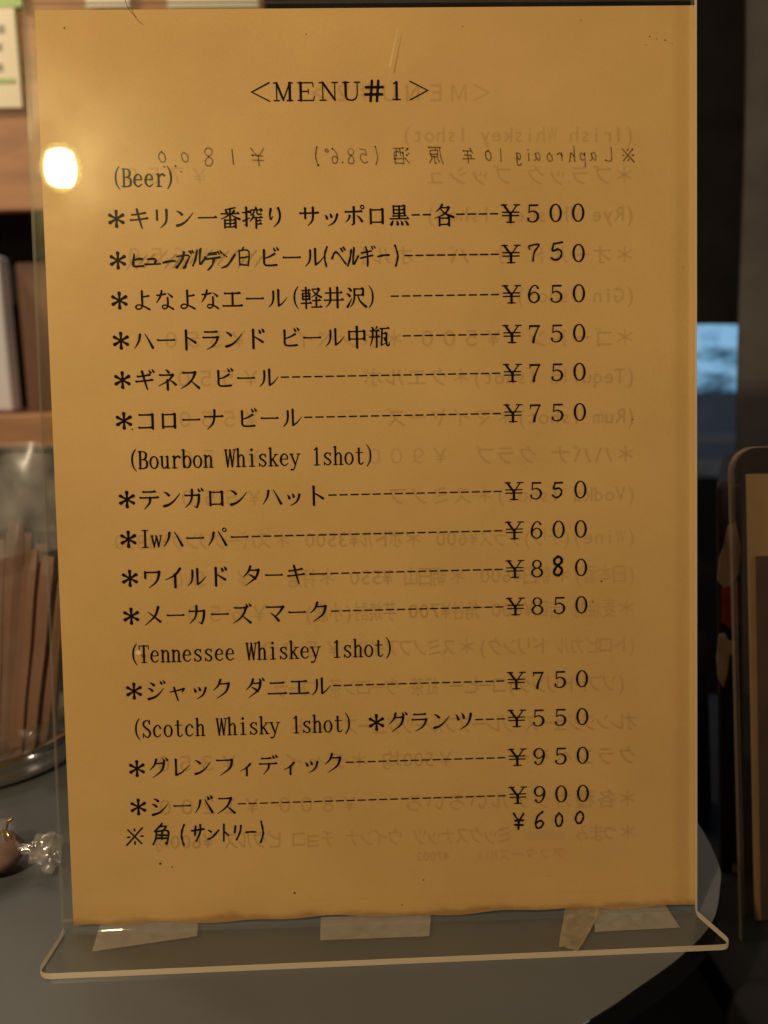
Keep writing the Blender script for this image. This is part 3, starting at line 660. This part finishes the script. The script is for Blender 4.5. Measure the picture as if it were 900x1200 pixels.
# small spots on the paper
mb = MB()
for x, y, r in ((-79.4, 165.0, .32), (73.4, 111.7, .42), (-75.4, 20.6, .55), (-71.5, 19.3, .42), (90.2, 287.4, .3), (92.5, 286.6, .22), (95.2, 286.2, .28), (97.4, 285.2, .2), (89.0, 284.8, .2), (70.5, 104.9, .3), (-66.2, 248.2, .4), (-62.6, 248.4, .42), (-64.4, 246.2, .45), (-60.9, 246.6, .32), (12.4, 12.0, .3), (-31, 9, .45), (84, 165, .35), (80.5, 140, .2), (96, 160, .18), (-20, 289, .25), (30, 291, .2), (68, 292.6, .22), (5, 3.6, .3), (-96, 291.5, .35), (101, 214, .2), (55, 12, .2)):
    k = 9; LEV[0] += 1; mb = MB(); r *= .8
    mb.add([(x + r*math.cos(6.283*i/k)*random.uniform(.7, 1.2), y + r*math.sin(6.283*i/k)*random.uniform(.6, 1.1), .02+.001*(LEV[0] % 20)) for i in range(k)], [tuple(range(k))])
    mb.build('speck', M_SPECK, sheet)
mb = MB(); hp = [panel(x, t, 3.0) for x, t in ((-75.6, 301.5), (-75.9, 299), (-75.4, 296.6), (-74.2, 294.6), (-72.6, 293.2))]
mb.tube(cat(hp, False, 5), [.09]*21, 6); tag(mb.build('hair', M_BLACK), 'short curved dark hair stuck on the top left edge of the stand', 'hair')
mb = MB(); q4 = [panel(x, t, NC + TH/2 + .03) for x, t in ((6.0, 277.5), (6.7, 277.6), (9.2, 289.5), (9.0, 289.6))]
mb.add(q4, [(0, 1, 2, 3)]); mb.build('scratch', film('pale_scratch', (.9, .75, .42), .22, .3, .15), stand)
mb = MB(); q4 = [panel(x, t, NC + TH/2 + .03) for x, t in ((-80.6, 92.4), (-79.6, 91.6), (-78.4, 92.2), (-79.4, 93.4))]
mb.add(q4, [(0, 1, 2, 3)]); mb.build('scratch', film('pale_chip', (.95, .8, .5), .5, .3, .15), stand)
# ---- the print on the back, showing through mirrored
_gc = {}
def noto(ch):
    if ch in _gc: return _gc[ch]
    c = bpy.data.curves.new('glyph', 'FONT'); c.body = ch; c.resolution_u = 2
    o = bpy.data.objects.new('glyph', c); C.objects.link(o)
    dg = bpy.context.evaluated_depsgraph_get(); me = bpy.data.meshes.new_from_object(o.evaluated_get(dg))
    r = ([(v.co.x, v.co.y) for v in me.vertices], [tuple(p.vertices) for p in me.polygons])
    bpy.data.objects.remove(o); bpy.data.curves.remove(c); bpy.data.meshes.remove(me)
    _gc[ch] = r; return r
GJ = [(-.30, .06), (.28, .2), (.04, -.32), (-.06, .02), (.12, .05)]
def ghost(s_, x, y, mat=M_GHOST, name='show_through_line', cell=7.2, slope=.011, squeeze=1):
    mb = MB(); x0 = x
    for ch in s_:
        wd = cell/2 if is_half(ch) else cell*(squeeze if ch not in '￥＊０１２３４５６７８９' else 1)
        if ch not in ' -':
            vs_, fs = noto(ch)
            if vs_:
                xs = [q[0] for q in vs_]; ys = [q[1] for q in vs_]; w_ = max(xs)-min(xs)
                sx = cell*.96; ww = w_*sx
                if ww > wd*.9: sx *= wd*.9/ww; ww = wd*.9
                ox = x - (wd - ww)/2
                yy = y + (x0 - x)*slope
                dyc = -.36 if is_half(ch) or ord(ch) > 0xff00 else -.38
                for gx, gy in GJ:      # ink soaking through the fibres: soft, spread outline
                    LEV[0] += 1; h = .002 + .0012*(LEV[0] % 23)
                    mb.add([(ox + gx - (q[0]-min(xs))*sx, yy + gy + (q[1]+dyc)*cell*.96, h) for q in vs_], [f[::-1] for f in fs])
        x -= wd
    return mb.build(name, mat, sheet)
GL = [(256.8, '(Irish Whiskey 1shot)'), (243.8, '＊ブラック ブッシュ-------------------￥７５０'), (231.6, '(Rye Whiskey 1shot)'),
 (218.5, '＊オールド オーバー ホルト------------￥６５０'), (205.6, '(Gin 1shot)'), (191.8, '＊ゴードン--￥５００ ＊ボンベイ----￥５５０'),
 (179.4, '(Tequila 1shot)＊クエルボ---------￥５５０'), (166.3, '(Rum 1shot)＊マイヤーズ-----------￥５５０'), (153.7, '＊ハバナ クラブ--￥９００ --------￥６５０'),
 (140.7, '(Vodka 1shot)＊スミノフ-----------￥５５０'), (126.6, '(Wine)(チリ)グラス¥600 ＊ボトル¥3500 ＊スパークリング¥3850'), (114.0, '(日本酒)＊朝日¥600 ＊朝日山 ¥550 ＊特選---￥７５０'),
 (102.6, '＊麦焼酎 吉四¥600 角谷¥700 芋焼酎(小鹿)---￥６５０'), (90.3, '(トロピカル ドリンク)＊スミノフアイス-￥５００'), (77.3, ' (ソフトドリンク)コーヒー 紅茶 ウーロン茶 コーラ '),
 (64.2, 'オレンジジュース グレープフルーツジュース トマト '), (52.6, 'クランベリー ----￥500均 ＊チャイ----￥３５０'), (37.9, '＊各種カクテルいろいろ----￥８００-￥１２００'),
 (26.2, '＊つまみ      ミックスナッツ ウインナ チョコ ピクルス ¥600均')]
for y, s_ in GL: ghost(s_, 85.3, y, squeeze=.66 if 20 < y < 30 or 60 < y < 130 else 1)
ghost('＜ＭＥＮＵ＃２＞', 39.5, 270.2, cell=7.4)
ghost('アフターズMIX    47002', 60.5, 19.6, cell=4.6)
mb = MB()
for k in range(4): ribbon(mb, [(46.5, 74.6+k*.8, 1), (53, 74.9+k*.8, 1), (60, 74.5+k*.8, 1)], 100, 0, 0, .01, wscale=1.0)
mb.build('show_through_scribble', M_GHOST, sheet)
# marker line from the back that bled through
random.seed(11); dots = []; mb = MB()
xs = 83.6; it = [('※', 83.0, 250.2, 4.6, 5.0)]
for c, x, wd, ht in (('L', 76.6, 3.4, 5), ('a', 71.8, 3, 4.6), ('p', 68, 3, 5.0), ('h', 64.6, 3.2, 5.6), ('r', 60.8, 2.6, 4.6), ('o', 57.4, 3, 4.8), ('a', 53.6, 3, 4.8), ('i', 50.6, 2.6, 5), ('g', 47.4, 3, 5), ('１', 41.6, 2, 4.6), ('０', 37.6, 2.8, 3.6), ('年', 31.2, 4, 4.6), ('原', 20.6, 5, 5.6), ('酒', 9.6, 5.4, 5.6), ('(', 1.6, 2.4, 6), ('５', -2.6, 3.4, 5), ('８', -6.6, 3, 5), ('.', -9.4, 3, 5), ('６', -11.8, 3, 5), ('°', -14.6, 3.4, 5), (')', -17.6, 2.6, 6), ('￥', -36.4, 5.2, 5.8), ('１', -44.4, 3, 5.2), ('８', -52.0, 3.8, 5.8), ('０', -59.6, 3.2, 3.6), ('０', -66.8, 3.2, 3.8)):
    it.append((c, x, 250.4 + (83-x)*.006, wd, ht))
hand_text(mb, it, base=.03, pen=.42, mirror=True, dots=dots)
mb.build('bled_through_line', M_BLEED, sheet)
mb = MB()
for x, y, r in dots:
    k = 10; r *= .8; mb.add([(x + r*math.cos(6.283*i/k), y-.0 + r*math.sin(6.283*i/k), .07+.001*random.random()) for i in range(k)], [tuple(range(k))])
mb.build('bled_through_dots', M_SPECK, sheet)
# ------------------------------------------------------------------ left of the stand: jar of sticks
M_KRAFT = pbr('brown_kraft_paper', (.18, .088, .046), .55, noise=60, bump=.3, bscale=400, var=.25, stretch=(1, 1, .2))
M_CHROME = pbr('polished_steel', (.75, .70, .62), .12, metal=1)
M_GLASSY = film('thick_glass', (.30, .28, .25), .08, .04, .12)
M_BAG = film('clear_bag_film', (.74, .68, .62), .05, .16, .05, noise=70, lo=.2)
M_BAGTOP = film('crumpled_bag_film', (.70, .64, .58), .22, .3, .05, noise=60, lo=.3)
JX, JY = -197, 143
jar = empty('glass_dish', (JX, JY, 0))
tag(jar, 'round glass dish with a shiny metal foot ring left of the menu stand', 'dish')
m_ = MB(); m_.lathe([(44, .6), (50, 1), (52.5, 3), (52.8, 6), (51.5, 8.2), (52.6, 9.4), (53, 12), (51, 14), (46, 14.4)], (0, 0), 110); m_.build('foot_ring', M_CHROME, jar, smooth=True)
m_ = MB(); m_.lathe([(0, 13.6), (45, 13.6), (50.5, 15.2), (53.5, 19), (54.2, 26), (52.8, 26), (52, 20), (49, 16.4), (44, 14.9), (0, 14.9)], (0, 0), 110); m_.build('glass_bowl', M_GLASSY, jar, smooth=True)
def make_stick(w_, h, th):
    mb = MB(); n = 12
    def P(u, v):
        return None
    for k in range(n):
        pass
    secs = []
    for k in range(n+1):
        z = h*k/n; b = .35*math.sin(k*1.1+w_); pin = 1 if 0 < k < n else .8
        secs.append([(-w_/2*pin, -th/2*(1 if 0 < k < n else .3)+b, z), (0, -th*.75*(1 if 0 < k < n else .3)+b, z), (w_/2*pin, -th/2*(1 if 0 < k < n else .3)+b, z), (w_/2*pin, th/2*(1 if 0 < k < n else .3)+b, z), (-w_/2*pin, th/2*(1 if 0 < k < n else .3)+b, z)])
    vs_ = [p for s_ in secs for p in s_]
    fs = [(j*5+k, j*5+(k+1) % 5, (j+1)*5+(k+1) % 5, (j+1)*5+k) for j in range(n) for k in range(5)]
    fs += [tuple(range(4, -1, -1)), tuple(n*5+k for k in range(5))]
    mb.add(vs_, fs); return mb
# (bottom px, top px, depth, width, label)
STK = [((-12, 914), (-3, 632), 114, 5.2, 'brown packet at the left edge of the photo, front row of the bundle'),
       ((3, 915), (19, 612), 116, 5.6, 'tallest brown packet in the front row, beside the left edge'),
       ((16, 914), (38, 644), 112, 4.6, 'front brown packet in the middle of the bundle, leaning right'),
       ((29, 910), (57, 652), 114, 4.4, 'front brown packet just left of the stand edge, leaning right'),
       ((41, 905), (75, 668), 118, 4.2, 'front brown packet seen through the clear margin of the stand'),
       ((-5, 914), (7, 640), 146, 5.4, 'brown packet peeping out behind the tallest one on its left'),
       ((10, 914), (30, 624), 144, 5.0, 'brown packet peeping out behind the tallest one on its right'),
       ((23, 914), (49, 638), 146, 5.0, 'brown packet in the back row, behind the two middle packets'),
       ((36, 910), (67, 660), 142, 4.8, 'brown packet in the back row crossing behind the stand edge'),
       ((48, 904), (84, 650), 146, 5.0, 'brown packet rightmost in the back row, next to the yellow sheet')]
for i, (pb, pt, y, wd, lab) in enumerate(STK):
    a = at_y(pb[0], pb[1], y); b = at_y(pt[0], pt[1], y+14)
    d_ = b - a; o = make_stick(wd*1.45, d_.length, 2.2).build('sugar_packet', M_KRAFT)
    zq = d_.to_track_quat('Z', 'Y'); e = zq.to_matrix().to_4x4()
    xax = Vector((1, .25*math.sin(i*2.1), 0)); zax = d_.normalized(); yax = zax.cross(xax).normalized(); xax = yax.cross(zax)
    mt = Matrix((xax, yax, zax)).transposed().to_4x4(); mt.translation = a*MM; o.matrix_world = mt
    tag(o, lab, 'packet', 'brown packets bundled in the glass dish')
bag = empty('plastic_bag', (JX, JY, 16))
tag(bag, 'crinkled clear plastic bag wrapped round the brown packets', 'bag')
def bag_pt(u, v):
    a = 2*math.pi*u; h = v*(134 + 7*math.sin(a*2+1) + 4*math.sin(a*5))
    r = 44 + 4*v + 3.2*math.sin(a*7 + v*5)*v + 2*math.sin(a*13-v*9)*v + 2*math.sin(v*16+a*3)
    return (r*math.cos(a) + 8*v, .8*r*math.sin(a) + 6*v, h)
m_ = MB(); m_.grid(lambda u, v: bag_pt(u, v*.66), 90, 22); m_.build('bag_body', M_BAG, bag, smooth=True)
m_ = MB(); m_.grid(lambda u, v: bag_pt(u, .66+v*.34), 90, 14); m_.build('bag_mouth', M_BAGTOP, bag, smooth=True)
# a wrapped sweet with a gold tie in front of the dish
sw = empty('wrapped_sweet', tuple(at_z(-2, 1022, 0)))
tag(sw, 'small sweet in clear twisted wrapper on the grey table below the dish', 'sweet')
m_ = MB(); m_.lathe([(.01, 2.2), (7, 3), (10.5, 6), (11, 9), (8, 13), (.01, 15)], (-1, 0), 28); m_.build('sweet_body', pbr('pink_sweet', (.22, .13, .10), .4, noise=120), sw, smooth=True)
m_ = MB()
def wr(u, v):
    a = 2*math.pi*u; r = [3, 11, 13, 11, 3.2, 2.2, 6.5, 8.5][min(7, int(v*7.99))]; x = -14 + v*36
    r *= 1 + .16*math.sin(a*5+v*20)
    return (x, r*math.cos(a)*.9, 12.5 - v*5 + r*math.sin(a)*.75)
m_.grid(wr, 40, 28); wrp = m_.build('wrapper', film('clear_wrapper', (.80, .72, .64), .20, .12, .20, noise=200, lo=.3), sw, smooth=True)
m_ = MB(); m_.tube([(8, -3, 15), (6.5, -3, 16.5), (5, -1, 18), (5, 1, 19.5), (6.5, 2, 20.5)], [.45]*5, 8); m_.build('gold_tie', pbr('gold_foil', (.85, .58, .18), .22, metal=1), sw, smooth=True)
# ------------------------------------------------------------------ shelf in the left background
Y0 = 480
def rect(mb, u0, v0, u1, v1, y, th=10, mi=0):
    a = at_y(u0, v0, y); b = at_y(u1, v1, y); mb.box((a.x, y, b.z), (b.x, y+th, a.z), mi)
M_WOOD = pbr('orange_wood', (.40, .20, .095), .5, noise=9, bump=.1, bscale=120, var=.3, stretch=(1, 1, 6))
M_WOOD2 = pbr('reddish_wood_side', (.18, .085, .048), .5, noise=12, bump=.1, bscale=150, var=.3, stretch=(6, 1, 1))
sc_ = at_y(-40, 520, Y0)
shelf = empty('wooden_shelf', (sc_.x, Y0, sc_.z)); off_ = Vector((sc_.x, Y0, sc_.z))
tag(shelf, 'blurred orange wood shelf with a dark open compartment behind the jar', 'shelf')
def shelf_part(name, mat, rects):
    mb = MB()
    for r in rects: rect(mb, *r)
    mb.v = [(x-off_.x, y-off_.y, z-off_.z) for x, y, z in mb.v]
    return mb.build(name, mat, shelf, bevel=1.5)
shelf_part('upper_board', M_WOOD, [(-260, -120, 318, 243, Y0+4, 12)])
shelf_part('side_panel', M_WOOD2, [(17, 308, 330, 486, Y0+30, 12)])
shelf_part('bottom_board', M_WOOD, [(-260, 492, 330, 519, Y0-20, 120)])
shelf_part('compartment_back', M_BLACK, [(-260, 225, 330, 1400, Y0+150, 10)])
shelf_part('lower_cabinet', M_BLACK, [(-260, 522, 330, 1500, Y0+6, 20)])
cardo = MB(); rect(cardo, -150, -60, 26, 126, Y0, 2); 
card = cardo.build('notice_card', pbr('cream_card', (.72, .64, .46), .5, noise=8, var=.06)); tag(card, 'cream notice card with pale green border pinned on the orange shelf', 'notice')
for u0, u1, lab in ((95, 152, 'small added cream strip standing for a lamp streak, left one above the sheet'), (192, 303, 'wide added cream strip standing for a lamp streak, right one above the sheet')):
    c2 = MB(); rect(c2, u0, -70, u1, 8.5, Y0, 2); tag(c2.build('streak_strip', pbr('streak_cream', (.82, .76, .64), .4)), lab, 'card')  # cream strips added in place of lamp streaks along the acrylic's top edge
mb = MB(); rect(mb, -150, -60, 26.2, 8, Y0-.5, .4); rect(mb, 17, 8.2, 24, 96, Y0-.5, .4); rect(mb, -150, 93, 17, 96, Y0-.9, .4); mb.build('green_border', pbr('pale_green_print', (.34, .50, .16), .5), card)
mb = MB()
for v in (34, 55, 79): rect(mb, -100, v-4, 4+2*math.sin(v), v+4, Y0-.5, .3)
mb.build('text_rows', pbr('grey_print', (.30, .27, .22), .6), card)
bk = MB(); rect(bk, -120, 300, 15, 482, Y0+4, 22)
tag(bk.build('white_book', pbr('white_cover', (.66, .63, .66), .4, noise=12, var=.12), bevel=3), 'white book spine standing on the wooden shelf board', 'book')
# ------------------------------------------------------------------ right of the stand
M_BLKCLOTH = pbr('black_cloth', (.020, .017, .018), .95, noise=25, bump=.4, bscale=1800, spec=.1)
M_GRYCLOTH = pbr('grey_woven_cloth', (.10, .088, .082), .95, noise=14, bump=.5, bscale=2200, spec=.1)
def cloth(name, u0, v0, u1, v1, y, fn, mat, th=1.5, nu=40, nv=40):
    mb = MB()
    def P(u, v, k=0):
        p = at_y(u0 + (u1-u0)*u, v0 + (v1-v0)*v, y); f = fn(u, v); return (p.x + f[0], y + f[1] + k, p.z)
    mb.grid(P, nu, nv, flip=True); mb.grid(lambda u, v: P(u, v, th), nu, nv)
    o = mb.build(name, mat, smooth=True); return o
o = cloth('black_blind', 560, -140, 1200, 380, 560, lambda u, v: (0, 6*math.exp(-((v-.565)/.025)**2) + 3*math.sin(u*24)), M_BLKCLOTH, nu=60, nv=60)
tag(o, 'black cloth blind pulled down to the top of the blue window', 'blind')
o = cloth('grey_curtain', 876, -140, 1150, 1000, 380, lambda u, v: (4*math.sin(v*7+.5)*(1-u), 10*math.cos(u*17)), M_GRYCLOTH, nu=70, nv=40)
tag(o, 'grey woven curtain hanging at the right edge of the photo', 'curtain')
win = empty('window', tuple(at_y(850, 600, 690))); wo = at_y(850, 600, 690)
tag(win, 'small dusky blue window glimpsed between black blind and grey curtain', 'window')
def win_part(name, mat, rects):
    mb = MB()
    for r in rects: rect(mb, *r)
    mb.v = [(x-wo.x, y-wo.y, z-wo.z) for x, y, z in mb.v]
    return mb.build(name, mat, win, bevel=1)
def dusk():
    q = NT('dusk_glass'); tc = q.n('ShaderNodeTexCoord'); mp = q.n('ShaderNodeMapping'); mp.inputs['Scale'].default_value = (1, 1, 2.6); q.l(tc.outputs['Object'], mp.inputs[0])
    nz = q.noise(26, 5, .6, mp.outputs[0])
    sp = q.n('ShaderNodeSeparateXYZ'); q.l(tc.outputs['Object'], sp.inputs[0])
    up = q.n('ShaderNodeMapRange', i_1=.09, i_2=.19, i_3=-.2, i_4=.08); q.l(sp.outputs['Z'], up.inputs[0])
    r = q.ramp(q.math('ADD', nz.outputs['Fac'], up.outputs[0]), [(.34, (.012, .03, .05)), (.48, (.10, .22, .33)), (.62, (.22, .44, .66))])
    e = q.n('ShaderNodeEmission', i_Strength=1.0); q.l(r.outputs[0], e.inputs[0]); q.surf(e.outputs[0]); return q.m
win_part('pane', dusk(), [(700, 330, 1000, 462, 700, 4)])
win_part('lower_panel', pbr('dark_blue_panel', (.045, .085, .20), .6, noise=20), [(700, 463, 1000, 541, 696, 10)])
win_part('sill', pbr('blue_black_sill', (.09, .13, .22), .5, noise=20), [(700, 542, 1000, 556, 680, 30)])
win_part('rail', pbr('blue_black_rail', (.08, .11, .2), .5), [(700, 512, 1000, 517, 692, 3)])
# pale grey curved panel in the dark gap
cp = MB()
def cpf(u, v, k=0):
    uu = 812 + u*(14 + 9*v**.6); vv = 740 + v*255
    p = at_y(uu, vv, 150 + 26*u*u + k); return tuple(p)
cp.grid(lambda u, v: cpf(u, v), 14, 24, flip=True); cp.grid(lambda u, v: cpf(u, v, 2), 14, 24)
tag(cp.build('plastic_screen', pbr('pale_grey_plastic', (.20, .20, .205), .5, noise=20), smooth=True), 'pale grey curved panel in the gap just right of the sheet, beyond the table', 'panel')
# dark counter on the right, lower than the table
m_ = MB(); m_.box((134.5, -250, -75), (620, 330, -60)); tag(m_.build('side_counter', pbr('black_counter', (.010, .009, .009), .55, noise=20), bevel=2), 'black counter top beside and below the grey table', 'counter')
# worn book spine
def bpix(u, v, y): return at_y(u, v, y)
YB = 112
bk = MB(); a = at_y(843, 560, YB); b = at_y(872, 1060, YB)
q4 = [at_y(u, v, YB) for u, v in ((839, 566), (868, 564), (872, 1110), (843, 1112))]
bk.add(q4 + [p + Vector((54, 120, 0)) for p in q4], [(0,3,2,1), (4,5,6,7), (0,1,5,4), (1,2,6,5), (2,3,7,6), (3,0,4,7)])
book = bk.build('worn_book', pbr('dark_maroon_cover', (.024, .011, .014), .6, noise=90, bump=.5, bscale=300, var=.5), bevel=2.5)
tag(book, 'worn dark maroon book with torn beige patches behind the clear holder', 'book')
def torn(name, px, mat, lift):
    mb = MB(); pts = [at_y(u, v, YB-.3-lift) for u, v in px]; n = len(pts)
    mb.add(pts + [p + Vector((0, .25, 0)) for p in pts], [tuple(range(n)), tuple(range(2*n-1, n-1, -1))] + [(i, n+i, n+(i+1) % n, (i+1) % n) for i in range(n)])
    return mb.build(name, mat, book)
M_TORN = pbr('torn_beige_paper', (.72, .57, .42), .8, noise=140, bump=.6, bscale=500, var=.4, stretch=(1, 1, .4))
torn('torn_patch', [(853,616),(862,612),(868,640),(866,672),(856,686),(849,690),(841,680),(843,655),(848,640)], M_TORN, 0)
torn('red_patch', [(846,690),(866,682),(868,732),(856,738),(846,728)], pbr('red_cloth', (.48, .07, .05), .7, noise=120, var=.5), .1)
torn('torn_patch', [(843,744),(850,742),(853,750),(862,752),(860,766),(855,768),(852,790),(848,806),(842,796),(840,770)], M_TORN, .2)
torn('torn_patch', [(859,1012),(864,1016),(867,1036),(862,1040),(857,1026)], M_TORN, .2)
# clear holder at the right edge
YH = 62
hold = empty('acrylic_holder', tuple(at_y(890, 1100, YH))); ho = at_y(890, 1100, YH)
tag(hold, 'clear acrylic leaflet holder with rounded corner at the right edge', 'leaflet holder')
def hplate(name, y0, th, u0, mats):
    a = at_y(u0, 525, y0); r = 9; mb = MB(); zb = -60; x1 = a.x + 120
    lo = at_y(u0 + 11, 1065, y0); sl = (lo.x - a.x)/(lo.z - a.z)
    pr = [(a.x + sl*(zb - a.z), zb)] + [(a.x + r - r*math.cos(t), a.z - r + r*math.sin(t)) for t in [math.pi/2*k/8 for k in range(9)]] + [(x1, a.z), (x1, zb)]
    pr = pr[::-1]; n = len(pr)
    v0 = [(x-ho.x, y0-ho.y, z-ho.z) for x, z in pr]; v1 = [(x-ho.x, y0+th-ho.y, z-ho.z) for x, z in pr]
    mb.add(v0+v1, [tuple(range(n-1, -1, -1)), tuple(range(n, 2*n))], 0)
    for i in range(n): mb.f.append((i, (i+1) % n, n+(i+1) % n, n+i)); mb.mi.append(1)
    return mb.build(name, mats, hold)
M_HCLEAR = acrylic('holder_acrylic', tint=(.93, .90, .86), f0=.05)
M_HEDGE = edge_mat('holder_edge', (.42, .30, .22), .45)
hplate('front_plate', YH, 3, 858, [M_HCLEAR, M_HEDGE]); hplate('back_plate', YH+16, 3, 862, [M_HCLEAR, M_HEDGE])
def leaf(u0, v0, du, y, th, wd, zb):
    mb = MB(); a = at_y(u0, v0, y); lo = at_y(u0+du, 1065, y); xb = a.x + (lo.x-a.x)/(lo.z-a.z)*(zb-a.z)
    mb.add([(xb, y, zb), (a.x+wd, y, zb), (a.x+wd, y, a.z), (a.x, y, a.z), (xb, y+th, zb), (a.x+wd, y+th, zb), (a.x+wd, y+th, a.z), (a.x, y+th, a.z)],
           [(0,1,2,3), (7,6,5,4), (0,4,5,1), (1,5,6,2), (2,6,7,3), (3,7,4,0)]); return mb
mb = leaf(875, 556, 10, YH+7, 1, 100, -55)
lf = mb.build('leaflet', pbr('brown_leaflet', (.26, .17, .085), .6, noise=30, var=.2)); tag(lf, 'brown leaflet standing inside the clear holder at the right', 'leaflet')
leaf(886, 652, 6, YH+6, .5, 80, -54).build('dark_print', pbr('dark_brown_print', (.055, .035, .028), .6, noise=40), lf)
